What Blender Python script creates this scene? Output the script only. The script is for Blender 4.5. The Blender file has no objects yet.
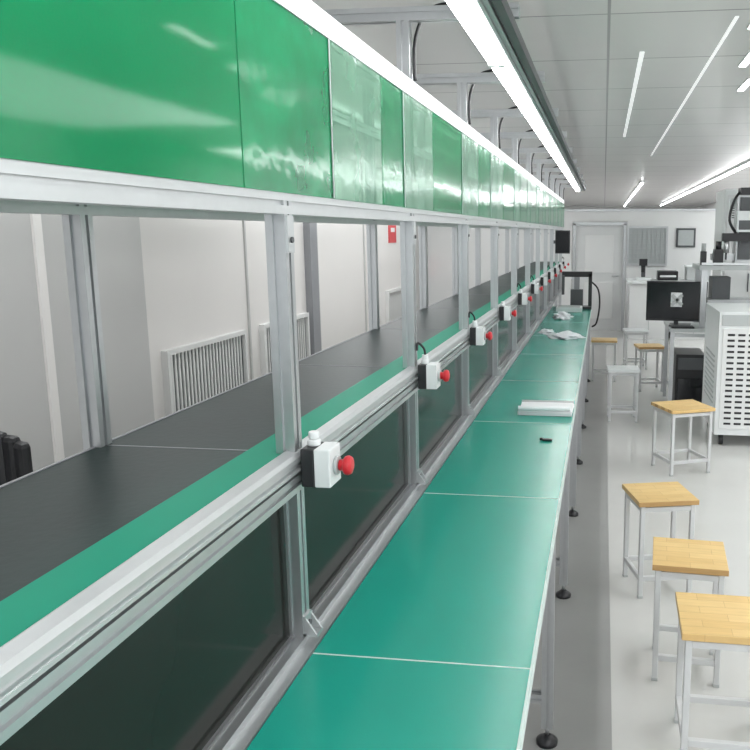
import bpy, bmesh, math, random
from mathutils import Vector, Matrix, noise
random.seed(4)
sc = bpy.context.scene
try:
    sc.view_settings.view_transform = 'Standard'
    sc.view_settings.look = 'None'
except Exception: pass
H = 1.6

# ------------------------------------------------------------ materials
def mat(name, col, rough=.5, metal=0., var=0., vscale=8., bump=0., bscale=30., emit=None, estr=0., stretch=(1,1,1), coat=0., spec=.5, alpha=1.):
    m = bpy.data.materials.new(name); m.use_nodes = True
    nt = m.node_tree; p = nt.nodes['Principled BSDF']
    p.inputs['Base Color'].default_value = (*col, 1)
    p.inputs['Roughness'].default_value = rough
    p.inputs['Metallic'].default_value = metal
    p.inputs['Specular IOR Level'].default_value = spec
    p.inputs['Alpha'].default_value = alpha
    tc = nt.nodes.new('ShaderNodeTexCoord'); mp = nt.nodes.new('ShaderNodeMapping')
    nt.links.new(tc.outputs['Object'], mp.inputs[0]); mp.inputs['Scale'].default_value = stretch
    n = nt.nodes.new('ShaderNodeTexNoise'); n.inputs['Scale'].default_value = vscale
    n.inputs['Detail'].default_value = 4
    nt.links.new(mp.outputs[0], n.inputs[0])
    r = nt.nodes.new('ShaderNodeMix'); r.data_type = 'RGBA'
    r.inputs[6].default_value = (*[max(0, c*(1-var)) for c in col], 1)
    r.inputs[7].default_value = (*[min(1, c*(1+var)) for c in col], 1)
    nt.links.new(n.outputs[0], r.inputs[0]); nt.links.new(r.outputs[2], p.inputs['Base Color'])
    if bump:
        n2 = nt.nodes.new('ShaderNodeTexNoise'); n2.inputs['Scale'].default_value = bscale
        n2.inputs['Detail'].default_value = 2
        nt.links.new(mp.outputs[0], n2.inputs[0])
        b = nt.nodes.new('ShaderNodeBump'); b.inputs['Strength'].default_value = bump
        b.inputs['Distance'].default_value = .02
        nt.links.new(n2.outputs[0], b.inputs['Height']); nt.links.new(b.outputs[0], p.inputs['Normal'])
    if emit:
        p.inputs['Emission Color'].default_value = (*emit, 1)
        p.inputs['Emission Strength'].default_value = estr
    return m

ALU = mat('aluminium', (.56,.57,.58), .35, .85, .06, 40)
ALUW = mat('aluminium_bright', (.60,.615,.62), .36, .72, .05, 40)
GREEN = mat('green_film', (.001,.245,.09), .07, 0, .35, 2.2, .03, 4, spec=.28, alpha=.94)
GREEN2 = mat('green_film_scuffed', (.004,.27,.105), .10, 0, .45, 9, .06, 12, spec=.32, alpha=.88)
TEAL = mat('teal_esd_mat', (.014,.345,.26), .22, 0, .06, 3, .02, 200)
TEALB = mat('teal_belt', (.0,.27,.165), .45, 0, .06, 6, spec=.08)
BELT_SHADOW = mat('belt_painted_shadow', (.008,.024,.021), .38, 0, .25, 5, .02, 60, spec=.10)  # belt darkened: shadow cast by the film panels, put into the colour
BLKP = mat('black_panel', (.020,.021,.018), .14, 0, .3, 3, .02, 6, spec=.16)
BLACK = mat('black_plastic', (.014,.014,.016), .4, 0, .1)
DGREY = mat('dark_grey', (.09,.095,.1), .45, .2, .1)
MGREY = mat('mid_grey', (.25,.255,.27), .4, 0, .1)
WHITEP = mat('white_plastic', (.78,.80,.80), .4, 0, .04)
GREYP = mat('grey_plastic', (.48,.50,.50), .45, 0, .05)
RED = mat('red_plastic', (.62,.02,.03), .3, 0, .1)
SEAM = mat('seam_white', (.62,.74,.70), .5, 0, .1, 60)
STEELW = mat('painted_steel', (.66,.665,.67), .4, .1, .06, 20)
PAPER = mat('paper', (.85,.86,.87), .7, 0, .03)
CLOTH = mat('cloth_white', (.80,.82,.84), .9, 0, .08, 20, .2, 30)
LED = mat('led_tube', (1,1,1), .5, emit=(1,1,1), estr=14)
LED2 = mat('ceiling_tube', (1,1,1), .5, emit=(.98,.99,1), estr=12)
LED3 = mat('ceiling_slim_lens', (1,1,1), .5, emit=(.98,.99,1), estr=7)
STREAK_GLOW = mat('ceiling_streak_glow', (.9,.9,.9), .5, emit=(.98,.99,1), estr=.5)  # dim glow for the imitated ceiling reflection and the slot
WALL = mat('wall_paint', (.76,.735,.715), .28, 0, .04, 1.2)
WALLG = mat('wall_grey', (.50,.495,.485), .35, 0, .05, 1.2)
WALLB = mat('wall_back_white', (.78,.785,.78), .5, 0, .03, 2)
VENT = mat('vent_slat', (.72,.72,.71), .5, .1, .03)
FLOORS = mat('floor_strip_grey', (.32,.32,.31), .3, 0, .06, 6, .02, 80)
SCREEN = mat('screen_black', (.01,.011,.013), .12)
GLASSF = mat('frosted_glass', (.45,.48,.48), .3, 0, .1, 30)
DOORM = mat('door_paint', (.70,.71,.71), .4, 0, .03)
FLOOR = mat('floor_epoxy', (.63,.625,.605), .16, 0, .06, 2.5, .015, 60)

def ceil_mat():
    m = bpy.data.materials.new('ceiling_panels'); m.use_nodes = True
    nt = m.node_tree; p = nt.nodes['Principled BSDF']
    tc = nt.nodes.new('ShaderNodeTexCoord')
    b = nt.nodes.new('ShaderNodeTexBrick'); nt.links.new(tc.outputs['Object'], b.inputs[0])
    b.offset = 0
    b.inputs['Scale'].default_value = 1
    b.inputs['Brick Width'].default_value = 40.0
    b.inputs['Row Height'].default_value = .85
    b.inputs['Mortar Size'].default_value = .007
    b.inputs['Mortar Smooth'].default_value = .2
    b.inputs['Color1'].default_value = (.80,.785,.775,1)
    b.inputs['Color2'].default_value = (.77,.76,.75,1)
    b.inputs['Mortar'].default_value = (.38,.38,.38,1)
    nt.links.new(b.outputs[0], p.inputs['Base Color'])
    p.inputs['Roughness'].default_value = .2
    n = nt.nodes.new('ShaderNodeTexNoise'); n.inputs['Scale'].default_value = 1.6
    nt.links.new(tc.outputs['Object'], n.inputs[0])
    bp = nt.nodes.new('ShaderNodeBump'); bp.inputs['Strength'].default_value = .15; bp.inputs['Distance'].default_value = .02
    nt.links.new(n.outputs[0], bp.inputs['Height']); nt.links.new(bp.outputs[0], p.inputs['Normal'])
    return m
CEIL = ceil_mat()

def wood_mat():
    m = bpy.data.materials.new('pine_seat'); m.use_nodes = True
    nt = m.node_tree; p = nt.nodes['Principled BSDF']
    tc = nt.nodes.new('ShaderNodeTexCoord')
    b = nt.nodes.new('ShaderNodeTexBrick'); nt.links.new(tc.outputs['Object'], b.inputs[0])
    b.inputs['Scale'].default_value = 1
    b.inputs['Brick Width'].default_value = .16
    b.inputs['Row Height'].default_value = .045
    b.inputs['Mortar Size'].default_value = .0006
    b.inputs['Color1'].default_value = (.92,.65,.29,1)
    b.inputs['Color2'].default_value = (.83,.55,.22,1)
    b.inputs['Mortar'].default_value = (.6,.36,.14,1)
    n = nt.nodes.new('ShaderNodeTexNoise'); n.inputs['Scale'].default_value = 12
    mp = nt.nodes.new('ShaderNodeMapping'); mp.inputs['Scale'].default_value = (1,9,1)
    nt.links.new(tc.outputs['Object'], mp.inputs[0]); nt.links.new(mp.outputs[0], n.inputs[0])
    x = nt.nodes.new('ShaderNodeMix'); x.data_type='RGBA'; x.blend_type='MULTIPLY'; x.inputs[0].default_value=.25
    nt.links.new(b.outputs[0], x.inputs[6]); nt.links.new(n.outputs[0], x.inputs[7])
    nt.links.new(x.outputs[2], p.inputs['Base Color'])
    p.inputs['Roughness'].default_value = .4
    return m
WOOD = wood_mat()

def clear_mat():
    m = bpy.data.materials.new('clear_film'); m.use_nodes = True
    nt = m.node_tree; p = nt.nodes['Principled BSDF']; out = nt.nodes['Material Output']
    p.inputs['Base Color'].default_value = (.20,.42,.29,1)
    p.inputs['Roughness'].default_value = .12
    t = nt.nodes.new('ShaderNodeBsdfTransparent'); t.inputs[0].default_value = (.75,.90,.82,1)
    mx = nt.nodes.new('ShaderNodeMixShader')
    tc = nt.nodes.new('ShaderNodeTexCoord')
    n = nt.nodes.new('ShaderNodeTexNoise'); n.inputs['Scale'].default_value = 8; n.inputs['Detail'].default_value = 5
    nt.links.new(tc.outputs['Object'], n.inputs[0])
    mr = nt.nodes.new('ShaderNodeMapRange'); mr.inputs[1].default_value=.35; mr.inputs[2].default_value=.7
    mr.inputs[3].default_value=.40; mr.inputs[4].default_value=.7
    nt.links.new(n.outputs[0], mr.inputs[0]); nt.links.new(mr.outputs[0], mx.inputs[0])
    nt.links.new(t.outputs[0], mx.inputs[1]); nt.links.new(p.outputs[0], mx.inputs[2]); nt.links.new(mx.outputs[0], out.inputs[0])
    bp = nt.nodes.new('ShaderNodeBump'); bp.inputs['Strength'].default_value=.10; bp.inputs['Distance'].default_value=.02
    nt.links.new(n.outputs[0], bp.inputs['Height']); nt.links.new(bp.outputs[0], p.inputs['Normal'])
    return m
CLEAR = clear_mat()

# ------------------------------------------------------------ builder
class B:
    def __init__(s, name, bevel=0.):
        s.name=name; s.bm=bmesh.new(); s.mats=[]; s.bevel=bevel
    def mi(s, m):
        if m not in s.mats: s.mats.append(m)
        return s.mats.index(m)
    def box(s, x0,x1,y0,y1,z0,z1,m,rot=None,piv=None):
        i=s.mi(m)
        vs=[Vector((x,y,z)) for x in (x0,x1) for y in (y0,y1) for z in (z0,z1)]
        if rot is not None:
            c=Vector(piv) if piv else sum(vs,Vector())/8
            vs=[c+rot@(v-c) for v in vs]
        v=[s.bm.verts.new(p) for p in vs]
        for q in ((0,1,3,2),(4,6,7,5),(0,4,5,1),(2,3,7,6),(0,2,6,4),(1,5,7,3)):
            f=s.bm.faces.new([v[k] for k in q]); f.material_index=i
    def prism(s, pts2, axis, a0, a1, m):
        i=s.mi(m)
        def P(p,a):
            return {'x':(a,p[0],p[1]),'y':(p[0],a,p[1]),'z':(p[0],p[1],a)}[axis]
        v0=[s.bm.verts.new(P(p,a0)) for p in pts2]; v1=[s.bm.verts.new(P(p,a1)) for p in pts2]
        n=len(pts2); fs=[s.bm.faces.new(v0), s.bm.faces.new(v1[::-1])]
        for k in range(n):
            fs.append(s.bm.faces.new([v0[k],v0[(k+1)%n],v1[(k+1)%n],v1[k]]))
        for f in fs: f.material_index=i
        bmesh.ops.recalc_face_normals(s.bm, faces=fs)
    def prof(s, axis, c, w, a0, a1, m=None, h=None):
        m=m or ALU; h=h or w
        hw=w/2; hh=h/2; sl=.0045; d=.007
        pts=[(-hw,-hh),(-sl,-hh),(-sl,-hh+d),(sl,-hh+d),(sl,-hh),(hw,-hh),
             (hw,-sl),(hw-d,-sl),(hw-d,sl),(hw,sl),(hw,hh),
             (sl,hh),(sl,hh-d),(-sl,hh-d),(-sl,hh),(-hw,hh),
             (-hw,sl),(-hw+d,sl),(-hw+d,-sl),(-hw,-sl)]
        s.prism([(c[0]+p[0],c[1]+p[1]) for p in pts],axis,a0,a1,m)
    def cyl(s,p0,p1,r,m,seg=16,r2=None):
        i=s.mi(m); p0=Vector(p0);p1=Vector(p1); r2=r if r2 is None else r2
        d=(p1-p0).normalized(); q=d.to_track_quat('Z','Y').to_matrix()
        a=[];b=[]
        for k in range(seg):
            t=2*math.pi*k/seg; o=q@Vector((math.cos(t),math.sin(t),0))
            a.append(s.bm.verts.new(p0+o*r)); b.append(s.bm.verts.new(p1+o*r2))
        fs=[]
        for k in range(seg):
            f=s.bm.faces.new([a[k],a[(k+1)%seg],b[(k+1)%seg],b[k]]); f.smooth=True; fs.append(f)
        fs.append(s.bm.faces.new(a[::-1])); fs.append(s.bm.faces.new(b))
        for f in fs: f.material_index=i
    def lathe(s, c, d, prof, m, seg=20):
        i=s.mi(m); c=Vector(c); d=Vector(d).normalized(); q=d.to_track_quat('Z','Y').to_matrix()
        rings=[]
        for (t,r) in prof:
            rings.append([s.bm.verts.new(c+q@Vector((r*math.cos(2*math.pi*k/seg),r*math.sin(2*math.pi*k/seg),t))) for k in range(seg)])
        for A,Bq in zip(rings,rings[1:]):
            for k in range(seg):
                f=s.bm.faces.new([A[k],A[(k+1)%seg],Bq[(k+1)%seg],Bq[k]]); f.smooth=True; f.material_index=i
        f=s.bm.faces.new(rings[0][::-1]); f.material_index=i
        f=s.bm.faces.new(rings[-1]); f.material_index=i
    def tube(s, pts, r, m, seg=8, sub=6):
        i=s.mi(m); P=[Vector(p) for p in pts]; path=[]
        for k in range(len(P)-1):
            p0=P[max(k-1,0)];p1=P[k];p2=P[k+1];p3=P[min(k+2,len(P)-1)]
            for j in range(sub):
                t=j/sub
                path.append(.5*((2*p1)+(-p0+p2)*t+(2*p0-5*p1+4*p2-p3)*t*t+(-p0+3*p1-3*p2+p3)*t**3))
        path.append(P[-1]); prev=None
        for k,p in enumerate(path):
            d=(path[min(k+1,len(path)-1)]-path[max(k-1,0)])
            if d.length<1e-6: d=Vector((0,0,1))
            q=d.normalized().to_track_quat('Z','Y').to_matrix()
            ring=[s.bm.verts.new(p+q@Vector((r*math.cos(2*math.pi*j/seg),r*math.sin(2*math.pi*j/seg),0))) for j in range(seg)]
            if prev:
                off=min(range(seg),key=lambda o:(ring[o].co-prev[0].co).length)
                ring=ring[off:]+ring[:off]
                for j in range(seg):
                    f=s.bm.faces.new([prev[j],prev[(j+1)%seg],ring[(j+1)%seg],ring[j]]); f.smooth=True; f.material_index=i
            prev=ring
    def done(s, loc=(0,0,0), rotz=0.):
        me=bpy.data.meshes.new(s.name)
        bmesh.ops.recalc_face_normals(s.bm, faces=s.bm.faces[:])
        s.bm.to_mesh(me); s.bm.free()
        for m in s.mats: me.materials.append(m)
        o=bpy.data.objects.new(s.name,me); sc.collection.objects.link(o)
        o.location=loc; o.rotation_euler=(0,0,rotz)
        if s.bevel:
            b=o.modifiers.new('bevel','BEVEL'); b.width=s.bevel; b.segments=2; b.limit_method='ANGLE'; b.angle_limit=math.radians(50)
        return o

def group(name, objs):
    e=bpy.data.objects.new(name,None); sc.collection.objects.link(e)
    for o in objs: o.parent=e
    return e

# ------------------------------------------------------------ room
CZ=2.45; YE=28.
b=B('floor'); b.box(-3.2,3.4,-3,YE+.2,-.1,0,FLOOR); b.done()
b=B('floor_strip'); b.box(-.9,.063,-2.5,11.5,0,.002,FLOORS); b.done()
b=B('ceiling'); b.box(-3.2,3.4,-3,YE+.2,CZ,CZ+.1,CEIL); b.done()
b=B('wall_left')
b.box(-3.2,-3.0,-3,YE,0,CZ,WALL)
for y in (4.7,6.48,8.2,9.9,12.6,15,18):
    b.box(-3.0,-2.985,y-.012,y+.012,0,CZ,WALLG)
b.box(-3.0,-2.80,-3,4.62,0,CZ,WALLG)
for y in (1.0,1.9,2.8,3.7): b.box(-2.80,-2.785,y-.03,y+.03,0,CZ,WALL)
b.box(-3.0,-2.93,7.85,8.05,0,CZ,MGREY)
b.box(-3.0,-2.93,12.3,YE,0,CZ,WALLG)
b.done()
b=B('wall_right'); b.box(3.2,3.4,-3,YE,0,CZ,WALLB); b.done()
b=B('wall_back'); b.box(-3.2,3.4,YE,YE+.2,0,CZ,WALLB); b.done()
PY=13.2; PT=1.93
for a,c,z in ((-2.9,-.51,0),(.37,3.2,0),(-.51,.37,1.77)):
    b=B('wall_partition')
    b.box(a,c,PY,PY+.1,z,PT,WALLB)
    b.box(a,c,PY-.02,PY+.12,PT,PT+.03,ALU)
    b.done()
b=B('door_1',.004)
b.box(-.50,-.45,PY-.02,PY+.1,0,1.74,ALU); b.box(.31,.36,PY-.02,PY+.1,0,1.74,ALU); b.box(-.5,.36,PY-.02,PY+.1,1.70,1.76,ALU)
b.box(-.45,.31,PY+.02,PY+.06,0.01,1.70,DOORM)
b.box(-.30,.16,PY+.01,PY+.03,.95,1.55,WALLB)
b.box(-.30,.16,PY+.01,PY+.03,.2,.8,WALLB)
b.cyl((.24,PY-.03,.9),(.24,PY+.02,.9),.012,ALU); b.cyl((.24,PY-.03,.9),(.14,PY-.03,.9),.012,ALU)
b.done()
b=B('window_1')
x0,x1,z0,z1=.40,.98,1.10,1.66
b.box(x0,x1,PY-.015,PY,z0,z1,GLASSF)
for t in range(9):
    x=x0+(x1-x0)*t/8; b.box(x-.006,x+.006,PY-.03,PY-.015,z0,z1,GREYP)
for t in range(8):
    z=z0+(z1-z0)*t/7; b.box(x0,x1,PY-.03,PY-.015,z-.006,z+.006,GREYP)
for q in ((x0-.03,x0,z0-.03,z1+.03),(x1,x1+.03,z0-.03,z1+.03)): b.box(q[0],q[1],PY-.04,PY,q[2],q[3],ALU)
b.box(x0,x1,PY-.04,PY,z0-.03,z0,ALU); b.box(x0,x1,PY-.04,PY,z1,z1+.03,ALU)
b.done()
b=B('picture_frame',.003)
b.box(1.14,1.44,PY-.03,PY,1.36,1.66,DGREY); b.box(1.17,1.41,PY-.035,PY-.03,1.39,1.63,GLASSF); b.done()

def vent(y0,y1,z0,z1):
    b=B('wall_vent')
    X=-3.0
    b.box(X,X+.02,y0,y1,z0,z1,DGREY)
    w=.035
    b.box(X,X+.05,y0-w,y0,z0-w,z1+w,VENT); b.box(X,X+.05,y1,y1+w,z0-w,z1+w,VENT)
    b.box(X,X+.05,y0,y1,z0-w,z0,VENT); b.box(X,X+.05,y0,y1,z1,z1+w,VENT)
    n=int((y1-y0)/.05)
    for k in range(1,n):
        y=y0+(y1-y0)*k/n; b.box(X+.02,X+.028,y-.011,y+.011,z0,z1,VENT)
    b.done()
vent(5.12,6.3,.32,.76); vent(6.72,7.75,.32,.76); vent(10.9,11.9,.32,.76)
b=B('wall_sign')
b.box(-3.0,-2.99,11.1,11.5,1.45,1.85,RED); b.box(-2.99,-2.985,11.2,11.4,1.6,1.66,WALLB); b.done()
b=B('wall_notice'); b.box(-2.93,-2.92,12.9,13.1,.9,1.2,RED); b.done()

# ------------------------------------------------------------ production line frame
XF=-.63; XB=-1.055; Y0=-.55; Y1=12.3
BZ=1.157
posts=[1.52+1.05*k for k in range(-2,11)]
parts=[]
b=B('frame_posts')
for y in posts:
    b.prof('z',(XF,y),.04,BZ,2.24); b.prof('z',(XB,y),.04,0.0,2.24)
    b.prof('z',(XF,y),.04,.0,1.08)
    b.prof('x',(y,2.26),.04,XB-.05,-.27)
    for (xa,z) in ((XF+.02,.757),):
        b.box(xa-.001,xa+.03,y-.018,y+.018,z,z+.006,ALUW); b.box(xa-.001,xa+.006,y-.018,y+.018,z,z+.045,ALUW)
        b.prism([(xa+.006,z+.006),(xa+.028,z+.006),(xa+.006,z+.04)],'y',y-.018,y-.013,ALUW)
        b.prism([(xa+.006,z+.006),(xa+.028,z+.006),(xa+.006,z+.04)],'y',y+.013,y+.018,ALUW)
        b.cyl((xa+.006,y,z+.025),(xa+.011,y,z+.025),.006,DGREY,10)
    b.box(XF+.02,XF+.024,y-.016,y+.016,1.56,1.632,ALUW)
    b.cyl((XF+.024,y,1.585),(XF+.028,y,1.585),.006,DGREY,8)
parts.append(b.done())
b=B('frame_rails')
b.prof('y',(XF,1.655),.042,Y0,Y1,ALUW)
b.prof('y',(XF,2.04),.042,Y0,Y1,ALUW,h=.05)
b.box(XF+.021,XF+.027,Y0,Y1,2.015,2.065,WHITEP)
b.prof('y',(XB,1.655),.042,Y0,Y1)
b.prof('y',(XB,2.04),.042,Y0,Y1)
b.prof('y',(XF+.002,.735),.042,Y0,Y1,ALU)
b.prof('y',(-.594,.72),.028,Y0,9.4,ALU)
b.box(XF+.022,-.581,Y0,9.4,.736,.742,ALUW)
b.prof('y',(XF+.008,1.098),.04,Y0,Y1,ALU,h=.034)
b.prof('y',(XB,.75),.042,Y0,Y1)
b.prof('y',(XF,.15),.042,Y0,Y1)
parts.append(b.done())
b=B('conveyor_bed',.0)
b.box(-1.045,-.72,Y0,Y1,1.125,BZ-.002,BELT_SHADOW)
b.box(-.72,-.634,Y0,Y1,1.125,BZ-.001,TEALB)
for y in posts: b.box(-1.045,-.72,y-.002,y+.002,BZ-.003,BZ-.0012,MGREY)
b.prism([(-.634,1.122),(-.600,1.122),(-.600,1.128),(-.607,1.131),(-.607,1.139),(-.600,1.142),(-.600,1.152),(-.606,1.160),(-.628,1.163),(-.634,1.160)],'y',Y0,Y1,ALUW)
b.box(-.634,-.612,Y0,Y1,1.115,1.122,DGREY)
b.box(-1.052,-1.045,Y0,Y1,1.11,BZ,MGREY)
b.cyl((-1.03,Y1-.03,1.135),(-.64,Y1-.03,1.135),.03,ALU)
parts.append(b.done())
b=B('lower_black_panels',.0)
for a,c in zip(posts,posts[1:]):
    b.box(XF-.016,XF-.010,a+.018,c-.018,.754,1.083,BLKP)
parts.append(b.done())
group('conveyor_line_frame',parts)

segs=[(-.5,.24,0),(.25,1.32,0),(1.325,1.80,1),(1.78,2.21,2),(2.20,2.45,1),(2.44,2.87,2),(2.87,3.48,0),(3.46,3.93,2),(3.93,4.34,1),(4.34,4.9,2),(4.9,5.5,0),(5.5,5.9,2)]
y=5.9
while y<12.1:
    segs.append((y,y+.55,1)); segs.append((y+.55,y+.85,2)); y+=.85
b=B('film_partition_panels')
for i,(a,c,t) in enumerate(segs):
    M=(GREEN,GREEN2,CLEAR)[t]
    dx=.019+.0015*(i%2)
    b.box(XF+.002+dx,XF+.004+dx,a,min(c,Y1)-.002,1.674,2.017,M)
    b.box(XF+.0045+dx,XF+.006+dx,a-.003,a+.003,1.676,2.015,GREYP if t==2 else GREEN2)
b.done()

b=B('led_light_rail')
b.box(-.44,-.36,Y0,Y1,2.222,2.24,ALUW)
for X in (-.42,-.385):
    y=Y0
    while y<Y1-.3:
        b.cyl((X,y+.02,2.207),(X,min(y+1.18,Y1),2.207),.011,LED,10)
        b.box(X-.012,X+.012,y-.02,y+.02,2.195,2.222,WHITEP); y+=1.2
b.prof('y',(-.335,2.22),.03,Y0,Y1,ALU)
b.box(-.312,-.285,Y0,Y1,2.205,2.24,DGREY)
for y in posts[2:]:
    b.tube([(-.40,y+.03,2.285),(-.47,y+.035,2.30),(-.56,y+.035,2.28),(-.60,y+.03,2.2),(-.603,y+.02,2.10),(-.60,y+.02,2.07)],.006,BLACK)
b.done()

def estop(y, n=0):
    b=B('emergency_stop_box',.003)
    x=-.599; z=1.128; hy=.034; hz=.040
    b.box(x,x+.028,y-hy,y+hy,z-hz,z+hz,BLACK)
    b.box(x+.028,x+.062,y-hy,y+hy,z-hz,z+hz,WHITEP)
    b.cyl((x+.062,y,z),(x+.070,y,z),.020,GREYP,20)
    b.lathe((x+.070,y,z),(1,0,0),[(0,.012),(.010,.012),(.012,.019),(.020,.0205),(.026,.018),(.029,.010)],RED)
    b.cyl((x+.018,y,z+hz),(x+.018,y,z+hz+.014),.014,WHITEP,12)
    b.cyl((x+.018,y,z+hz+.014),(x+.018,y,z+hz+.030),.011,WHITEP,12)
    if n%3:
        b.tube([(x+.018,y,z+hz+.02),(x+.014,y,z+hz+.05),(x-.004,y-.01,z+hz+.07),(x-.006,y-.015,z+hz+.045)],.004,BLACK)
    b.done()
for i,y in enumerate(posts[2:]): estop(y+.012,i)

# ------------------------------------------------------------ teal workbench
b=B('assembly_workbench')
BX0,BX1,BT=-.578,-.12,.74
seams=[1.468+1.045*k for k in range(-2,9)]
ys=[-.9]+[s for s in seams if s<9.3]+[9.4]
for a,c in zip(ys,ys[1:]):
    b.box(BX0,BX1-.006,a+.002,c-.002,BT-.012,BT,TEAL)
b.box(BX0,BX1-.006,-.9,9.4,BT-.022,BT-.012,GREYP)
for s_ in ys[1:-1]: b.box(BX0,BX1-.006,s_-.002,s_+.002,BT-.012,BT+.0006,SEAM)
b.box(BX1-.006,BX1,-.9,9.4,BT-.024,BT+.001,SEAM)
b.prof('y',(BX1-.022,BT-.04),.036,-.9,9.4,ALU)
b.prof('y',(BX0+.07,BT-.04),.036,-.9,9.4,ALU)
for k in range(-1,8):
    y=2.3+1.05*k
    if y>9.3: continue
    b.prof('z',(BX1-.022,y),.036,.06,BT-.058,ALU)
    b.cyl((BX1-.022,y,.03),(BX1-.022,y,.07),.006,ALU,10)
    b.lathe((BX1-.022,y,.002),(0,0,1),[(0,.034),(.012,.034),(.024,.018),(.03,.010)],BLACK)
    b.prof('x',(y,.16),.03,BX0+.09,BX1-.04,ALU)
    b.prof('x',(y,BT-.04),.03,BX0+.09,BX1-.04,ALU)
    b.prof('z',(BX0+.07,y),.036,.06,BT-.058,ALU)
    b.lathe((BX0+.07,y,.002),(0,0,1),[(0,.034),(.012,.034),(.024,.018),(.06,.010)],BLACK)
b.done()

T=BT+.0012
b=B('paper_stack',.0015)
for k in range(7):
    r=Matrix.Rotation(random.uniform(-.04,.04),3,'Z')
    b.box(-.385,-.13,3.70,3.92,T+.003*k,T+.003*k+.0026,PAPER,rot=r)
b.cyl((-.385,3.70,T+.034),(-.14,3.72,T+.034),.012,PAPER,14)
b.cyl((-.39,3.93,T+.014),(-.13,3.93,T+.014),.013,GREYP,14)
b.done()
b=B('small_black_clip',.002)
b.box(-.235,-.195,3.235,3.255,T,T+.008,BLACK); b.cyl((-.235,3.245,T+.006),(-.245,3.25,T+.006),.006,BLACK,10); b.done()
def crumple(name,x,y,sx,sy,sz,seed):
    bm=bmesh.new(); bmesh.ops.create_icosphere(bm,subdivisions=4,radius=1)
    for v in bm.verts:
        n=noise.noise(v.co*2.2+Vector((seed,0,0)))*.5+noise.noise(v.co*5+Vector((0,seed,0)))*.25
        p=v.co*(1+n); v.co=Vector((p.x*sx,p.y*sy,max(-.05,p.z)*sz))
    for f in bm.faces: f.smooth=True
    mn=min(v.co.z for v in bm.verts)
    for v in bm.verts: v.co.z-=mn
    me=bpy.data.meshes.new(name); bm.to_mesh(me); bm.free(); me.materials.append(CLOTH)
    o=bpy.data.objects.new(name,me); o.location=(x,y,T); sc.collection.objects.link(o)
crumple('crumpled_cloth',-.30,6.62,.13,.16,.035,1.3)
crumple('crumpled_cloth',-.47,6.88,.06,.10,.025,5.3)
crumple('crumpled_cloth',-.40,8.15,.09,.2,.05,9.1)
b=B('plastic_roll_tray',.004); b.box(-.50,-.22,8.72,9.0,T,T+.05,WHITEP); b.box(-.48,-.24,8.74,8.98,T+.05,T+.055,GREYP); b.done()

b=B('black_test_fixture',.003)
b.box(-.16,-.12,9.12,9.18,T,T+.40,BLACK); b.box(-.46,-.12,9.12,9.18,T+.36,T+.42,BLACK)
b.box(-.46,-.43,9.10,9.20,T+.16,T+.38,DGREY); b.box(-.40,-.12,9.05,9.25,T,T+.03,BLACK)
b.box(-.36,-.22,9.1,9.2,T+.03,T+.22,DGREY); b.box(-.32,-.26,9.1,9.2,T+.22,T+.36,MGREY)
b.tube([(-.12,9.15,T+.3),(-.05,9.12,T+.22),(-.03,9.1,T+.05),(-.06,9.1,T-.15),(-.11,9.12,T-.2)],.01,BLACK)
b.done()
b=B('inspection_monitor',.003)
b.box(-.59,-.41,9.96,9.99,1.34,1.62,BLACK); b.box(-.58,-.42,9.955,9.96,1.36,1.61,SCREEN)
b.box(-.62,-.52,9.99,10.01,1.46,1.50,DGREY); b.done()

# ------------------------------------------------------------ stools
def stool(x,y,rot,wx=.27,wy=.28,h=.45,top=None):
    top=top or WOOD
    b=B('stool',.002)
    hx,hy=wx/2,wy/2
    b.box(-hx,hx,-hy,hy,h-.022,h,top)
    t=.010; ix=hx-.022; iy=hy-.022
    for sx in (-1,1):
        for sy in (-1,1):
            b.box(sx*ix-t,sx*ix+t,sy*iy-t,sy*iy+t,.004,h-.022,STEELW)
            b.box(sx*ix-t-.001,sx*ix+t+.001,sy*iy-t-.001,sy*iy+t+.001,0.0,.012,GREYP)
    for z in (.09,h-.040):
        for sy in (-1,1): b.box(-ix+t,ix-t,sy*iy-.009,sy*iy+.009,z-.011,z+.011,STEELW)
        for sx in (-1,1): b.box(sx*ix-.009,sx*ix+.009,-iy+t,iy-t,z-.011,z+.011,STEELW)
    b.done((x,y,0),rot)
Rd=math.radians
stool(.40,2.35,Rd(-1),.29,.28)
stool(.335,2.825,Rd(-4),.26,.27)
stool(.275,3.52,Rd(15),.27,.27)
stool(.555,5.41,Rd(24),.32,.30)
stool(.19,6.85,Rd(3),.27,.26,.455,WHITEP)
stool(.49,8.25,Rd(10),.27,.27,.46)
stool(.03,8.75,Rd(0),.28,.26,.45)
stool(.40,9.6,Rd(5),.28,.28,.46,WHITEP)

# ------------------------------------------------------------ right-hand equipment
b=B('chiller_cabinet',.006)
cx0,cx1,cy0,cy1=.86,1.42,6.05,6.85
b.box(cx0,cx1,cy0,cy1,.09,1.02,WHITEP)
b.box(cx0+.03,cx1-.03,cy0-.006,cy0,.14,.90,WALLB)
for r in range(17):
    for c in range(6):
        x=cx0+.09+c*.075; z=.18+r*.042
        b.box(x-.026,x+.026,cy0-.009,cy0-.0055,z-.008,z+.008,BLACK)
b.box(cx0+.02,cx1-.02,cy0-.006,cy0,.92,1.0,GREYP)
b.box(cx0+.30,cx0+.44,cy0-.012,cy0-.006,.935,.985,BLACK)
for r in range(10): b.box(cx0-.004,cx0,cy0+.15,cy1-.15,.3+r*.04,.315+r*.04,GREYP)
for x in (cx0+.06,cx1-.06):
    for y in (cy0+.07,cy1-.07):
        b.cyl((x-.015,y,.04),(x+.015,y,.04),.04,BLACK,16); b.box(x-.02,x+.02,y-.015,y+.015,.06,.092,DGREY)
b.done()
b=B('equipment_desk',.0)
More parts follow.
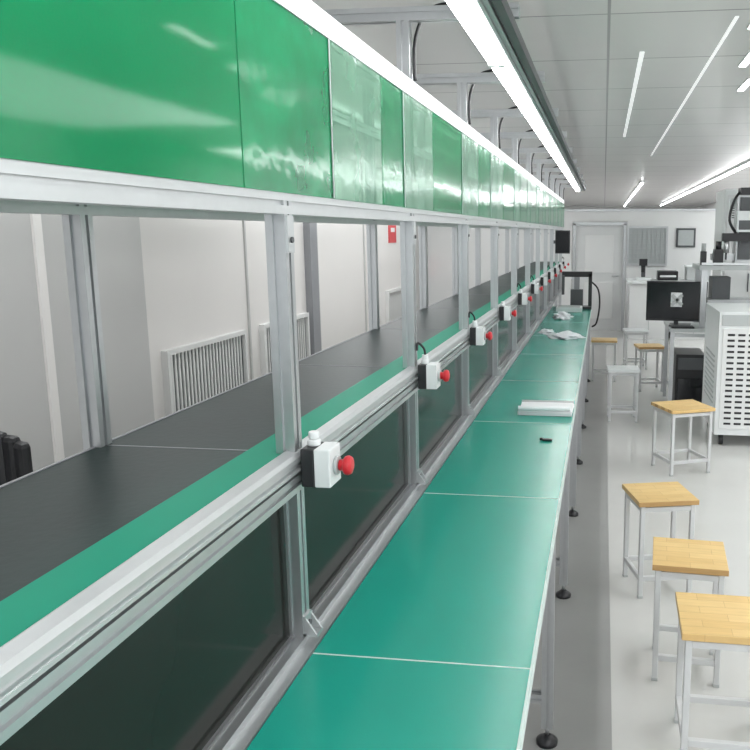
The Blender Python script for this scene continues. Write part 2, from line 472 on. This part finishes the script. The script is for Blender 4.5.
dx0,dx1,dy0,dy1=.60,1.65,7.25,7.95
b.box(dx0,dx1,dy0,dy1,.72,.75,GREYP)
for x in (dx0+.03,dx1-.03):
    for y in (dy0+.03,dy1-.03): b.prof('z',(x,y),.035,0,.72)
for y in (dy0+.03,dy1-.03): b.prof('x',(y,.69),.03,dx0+.05,dx1-.05)
b.prof('x',(dy1-.03,.14),.03,dx0+.05,dx1-.05)
b.done()
b=B('computer_tower',.004); b.box(.68,.94,7.38,7.84,.0,.50,BLACK); b.box(.70,.92,7.372,7.38,.36,.47,DGREY); b.box(.70,.92,7.372,7.38,.08,.28,SCREEN); b.done()
b=B('computer_monitor',.004)
R=Matrix.Rotation(Rd(-8),3,'Z'); pv=(.67,7.45,1.0)
b.box(.40,.94,7.43,7.47,.80,1.16,BLACK,R,pv); b.box(.41,.93,7.425,7.43,.82,1.15,SCREEN,R,pv)
b.box(.62,.72,7.415,7.425,.93,1.06,WHITEP,R,pv)
for t in (-1,1): b.box(.655,.685,7.40,7.416,.93,1.06,GREYP,Matrix.Rotation(Rd(45*t),3,'Y'),(.67,7.41,.995))
b.box(.65,.69,7.47,7.50,.76,.95,DGREY,R,pv); b.box(.61,.80,7.40,7.60,.7505,.765,DGREY,R,pv)
b.done()
b=B('keyboard',.002); b.box(.62,.82,7.27,7.38,.751,.765,BLACK)
for r in range(4):
    for c in range(10): b.box(.625+c*.019,.64+c*.019,7.275+r*.026,7.295+r*.026,.765,.771,DGREY)
b.done()
b=B('gantry_dispensing_machine',.0)
gx0,gx1,gy0,gy1=.84,1.60,6.95,7.60
b.box(gx0,gx1,gy0+.33,gy1+.25,1.27,1.31,GREYP)
for x in (gx0+.05,gx1-.05):
    for y in (gy0+.38,gy1+.2): b.prof('z',(x,y),.05,.751,1.27)
b.box(gx0+.10,gx1-.1,gy0+.45,gy1+.15,.96,1.0,ALU)
b.box(gx0+.14,gx0+.30,gy0+.5,gy1+.1,1.0,1.2,DGREY)
for x in (gx0+.38,gx1-.1): b.prof('z',(x,gy1+.1),.07,1.31,1.84)
b.prof('x',(gy1+.1,1.86),.08,gx0+.30,gx1,ALUW)
# z-axis carriage: boxy head with dark arm
ax=gx0+.34; ay=gy0+.44
b.box(ax-.015,ax+.12,ay+.02,ay+.10,1.31,1.92,ALUW)
b.box(ax,ax+.105,ay-.01,ay+.02,1.36,1.90,DGREY)
b.box(ax-.035,ax+.14,ay-.10,ay-.01,1.60,1.78,WHITEP)
b.box(ax-.02,ax+.12,ay-.105,ay-.10,1.62,1.70,DGREY)
b.box(ax-.15,ax+.10,ay-.08,ay-.02,1.52,1.59,BLACK)
b.cyl((ax-.11,ay-.05,1.53),(ax-.11,ay-.05,1.42),.024,ALU,16); b.cyl((ax-.11,ay-.05,1.42),(ax-.11,ay-.05,1.36),.009,DGREY,12)
b.box(ax-.01,ax+.115,ay-.06,ay+.10,1.92,1.98,BLACK)
b.tube([(ax-.01,ay-.05,1.56),(ax-.09,ay-.03,1.70),(ax-.05,ay,1.88),(ax+.02,ay+.02,1.97)],.012,BLACK)
b.prof('x',(gy1-.1,1.38),.06,gx0+.12,gx1,ALUW)
b.box(gx0+.13,gx0+.21,gy1-.26,gy1-.18,1.31,1.45,BLACK); b.cyl((gx0+.17,gy1-.22,1.45),(gx0+.17,gy1-.22,1.52),.026,BLACK)
b.box(gx0+.02,gx0+.07,gy1-.22,gy1-.16,1.31,1.43,BLACK); b.cyl((gx0+.045,gy1-.19,1.43),(gx0+.045,gy1-.19,1.50),.020,GREYP)
b.box(gx0+.02,gx1-.02,gy0+.335,gy0+.345,1.315,1.335,ALUW)
b.done()
b=B('laboratory_bench',.003)
b.box(.36,1.75,12.2,12.95,.84,.88,WHITEP); b.box(.40,1.0,12.25,12.9,0,.84,WALLB); b.box(1.05,1.7,12.25,12.9,0,.84,WALLB)
for x in (.7,1.37): b.box(x-.004,x+.004,12.245,12.252,.05,.8,GREYP)
b.done()
b=B('bench_microscope',.003)
b.box(.50,.72,12.4,12.6,.882,.92,WHITEP); b.box(.58,.64,12.5,12.58,.92,1.16,DGREY); b.box(.54,.66,12.36,12.5,1.1,1.2,BLACK); b.cyl((.60,12.42,1.1),(.60,12.42,1.0),.03,BLACK); b.done()
b=B('desk_printer',.01); b.box(.82,1.12,12.35,12.65,.882,1.02,BLACK); b.box(.85,1.09,12.33,12.37,.93,.96,WHITEP); b.done()
b=B('storage_bin',.01); b.box(1.25,1.6,12.4,12.75,.882,1.08,GREYP); b.box(1.23,1.62,12.38,12.77,1.08,1.10,WHITEP); b.done()
b=B('tall_equipment_cabinet',.006)
b.box(1.30,1.95,9.2,9.9,.05,2.06,WHITEP)
for x in (1.34,1.91):
    for y in (9.24,9.86): b.cyl((x,y,0),(x,y,.05),.025,BLACK)
b.box(1.33,1.615,9.188,9.2,.1,2.0,DOORM); b.box(1.635,1.92,9.188,9.2,.1,2.0,DOORM)
b.box(1.585,1.595,9.17,9.188,.95,1.15,DGREY); b.box(1.655,1.665,9.17,9.188,.95,1.15,DGREY)
for k in range(6): b.box(1.38,1.56,9.184,9.188,1.75+k*.025,1.76+k*.025,DGREY)
b.done()

# office chair beyond conveyor
b=B('office_chair',.02)
b.box(-.24,.24,-.24,.24,.44,.52,BLACK)
n=10
for k in range(n-1):
    a=-.9+1.8*k/(n-1); a2=-.9+1.8*(k+1)/(n-1)
    am=(a+a2)/2; r=.27
    hgt=.97-.05*abs(am)**2
    b.box(r*math.sin(am)-.032,r*math.sin(am)+.032,.03+r*math.cos(am)-.02,.03+r*math.cos(am)+.02,.60,hgt,BLACK,Matrix.Rotation(-am,3,'Z'))
b.box(-.04,.04,.25,.30,.46,.9,BLACK)
b.cyl((0,0,.1),(0,0,.44),.03,DGREY)
for k in range(5):
    a=2*math.pi*k/5; x,y=.28*math.cos(a),.28*math.sin(a)
    b.tube([(0,0,.11),(x*.5,y*.5,.10),(x,y,.07)],.02,BLACK,sub=2); b.cyl((x-.02,y,.03),(x+.02,y,.03),.03,BLACK,12)
b.done((-1.95,2.0,0),Rd(20))

# ------------------------------------------------------------ ceiling lights, reflection streak, added fills
def tubes(items,w=.03,m=LED2,name='ceiling_tube_light'):
    b=B(name)
    for X,y,L in items:
        b.box(X-w,X+w,y,y+L,CZ-.03,CZ,WHITEP); b.cyl((X,y+.02,CZ-.045),(X,y+L-.02,CZ-.045),.014,m,10)
    b.done()
b=B('ceiling_slim_light')
for X,y,L in [(.60,3.3,.4),(.69,4.1,.4),(.80,4.85,.4)]:
    b.box(X-.022,X+.022,y,y+L,CZ-.006,CZ,WHITEP); b.box(X-.017,X+.017,y+.01,y+L-.01,CZ-.009,CZ-.006,LED3)
b.done()
b=B('ceiling_streak_and_slot')
b.box(.15,.172,4.1,7.6,CZ-.003,CZ,STREAK_GLOW)  # glowing strip stands in for a light reflection in the glossy ceiling
b.box(.50,.515,3.5,9.5,CZ-.003,CZ,STREAK_GLOW)
b.done()
tubes([(1.72,9+1.3*k,1.24) for k in range(13)])
tubes([(-1.95,2+1.3*k,1.24) for k in range(19)])  # added row, not a known fixture; keeps the far end lit
tubes([(.62,14+1.4*k,1.3) for k in range(9)])

def area(name,loc,sx,sy,e,rot=(0,0,0),col=(.96,.985,1)):  # unseen fills added under the ceiling to brighten the room
    l=bpy.data.lights.new(name,'AREA'); l.shape='RECTANGLE'; l.size=sx; l.size_y=sy; l.energy=e; l.color=col
    o=bpy.data.objects.new(name,l); o.location=loc; o.rotation_euler=rot; sc.collection.objects.link(o)
area('fill_light_a',(1.4,-.6,CZ-.02),1.6,2.0,60)
area('fill_light_b',(2.4,3.7,CZ-.02),1.5,5,85)
area('fill_light_c',(2.6,12,CZ-.02),.5,8,90)
area('fill_light_d',(-2.3,2,CZ-.02),.6,5,34)
area('fill_light_e',(-2.3,9,CZ-.02),.6,6,55)
area('fill_light_f',(1.2,20,CZ-.02),2,6,90)

w=bpy.data.worlds.new('World'); sc.world=w; w.use_nodes=True
w.node_tree.nodes['Background'].inputs[0].default_value=(.93,.97,1,1)
w.node_tree.nodes['Background'].inputs[1].default_value=1.55

cd=bpy.data.cameras.new('camera'); cd.sensor_width=36; cd.lens=800/750*36; cd.shift_x=-120/750; cd.clip_start=.02
co=bpy.data.objects.new('camera',cd); sc.collection.objects.link(co)
co.location=(0,0,H); co.rotation_euler=(Rd(90-10.13),0,Rd(7.64))
sc.camera=co
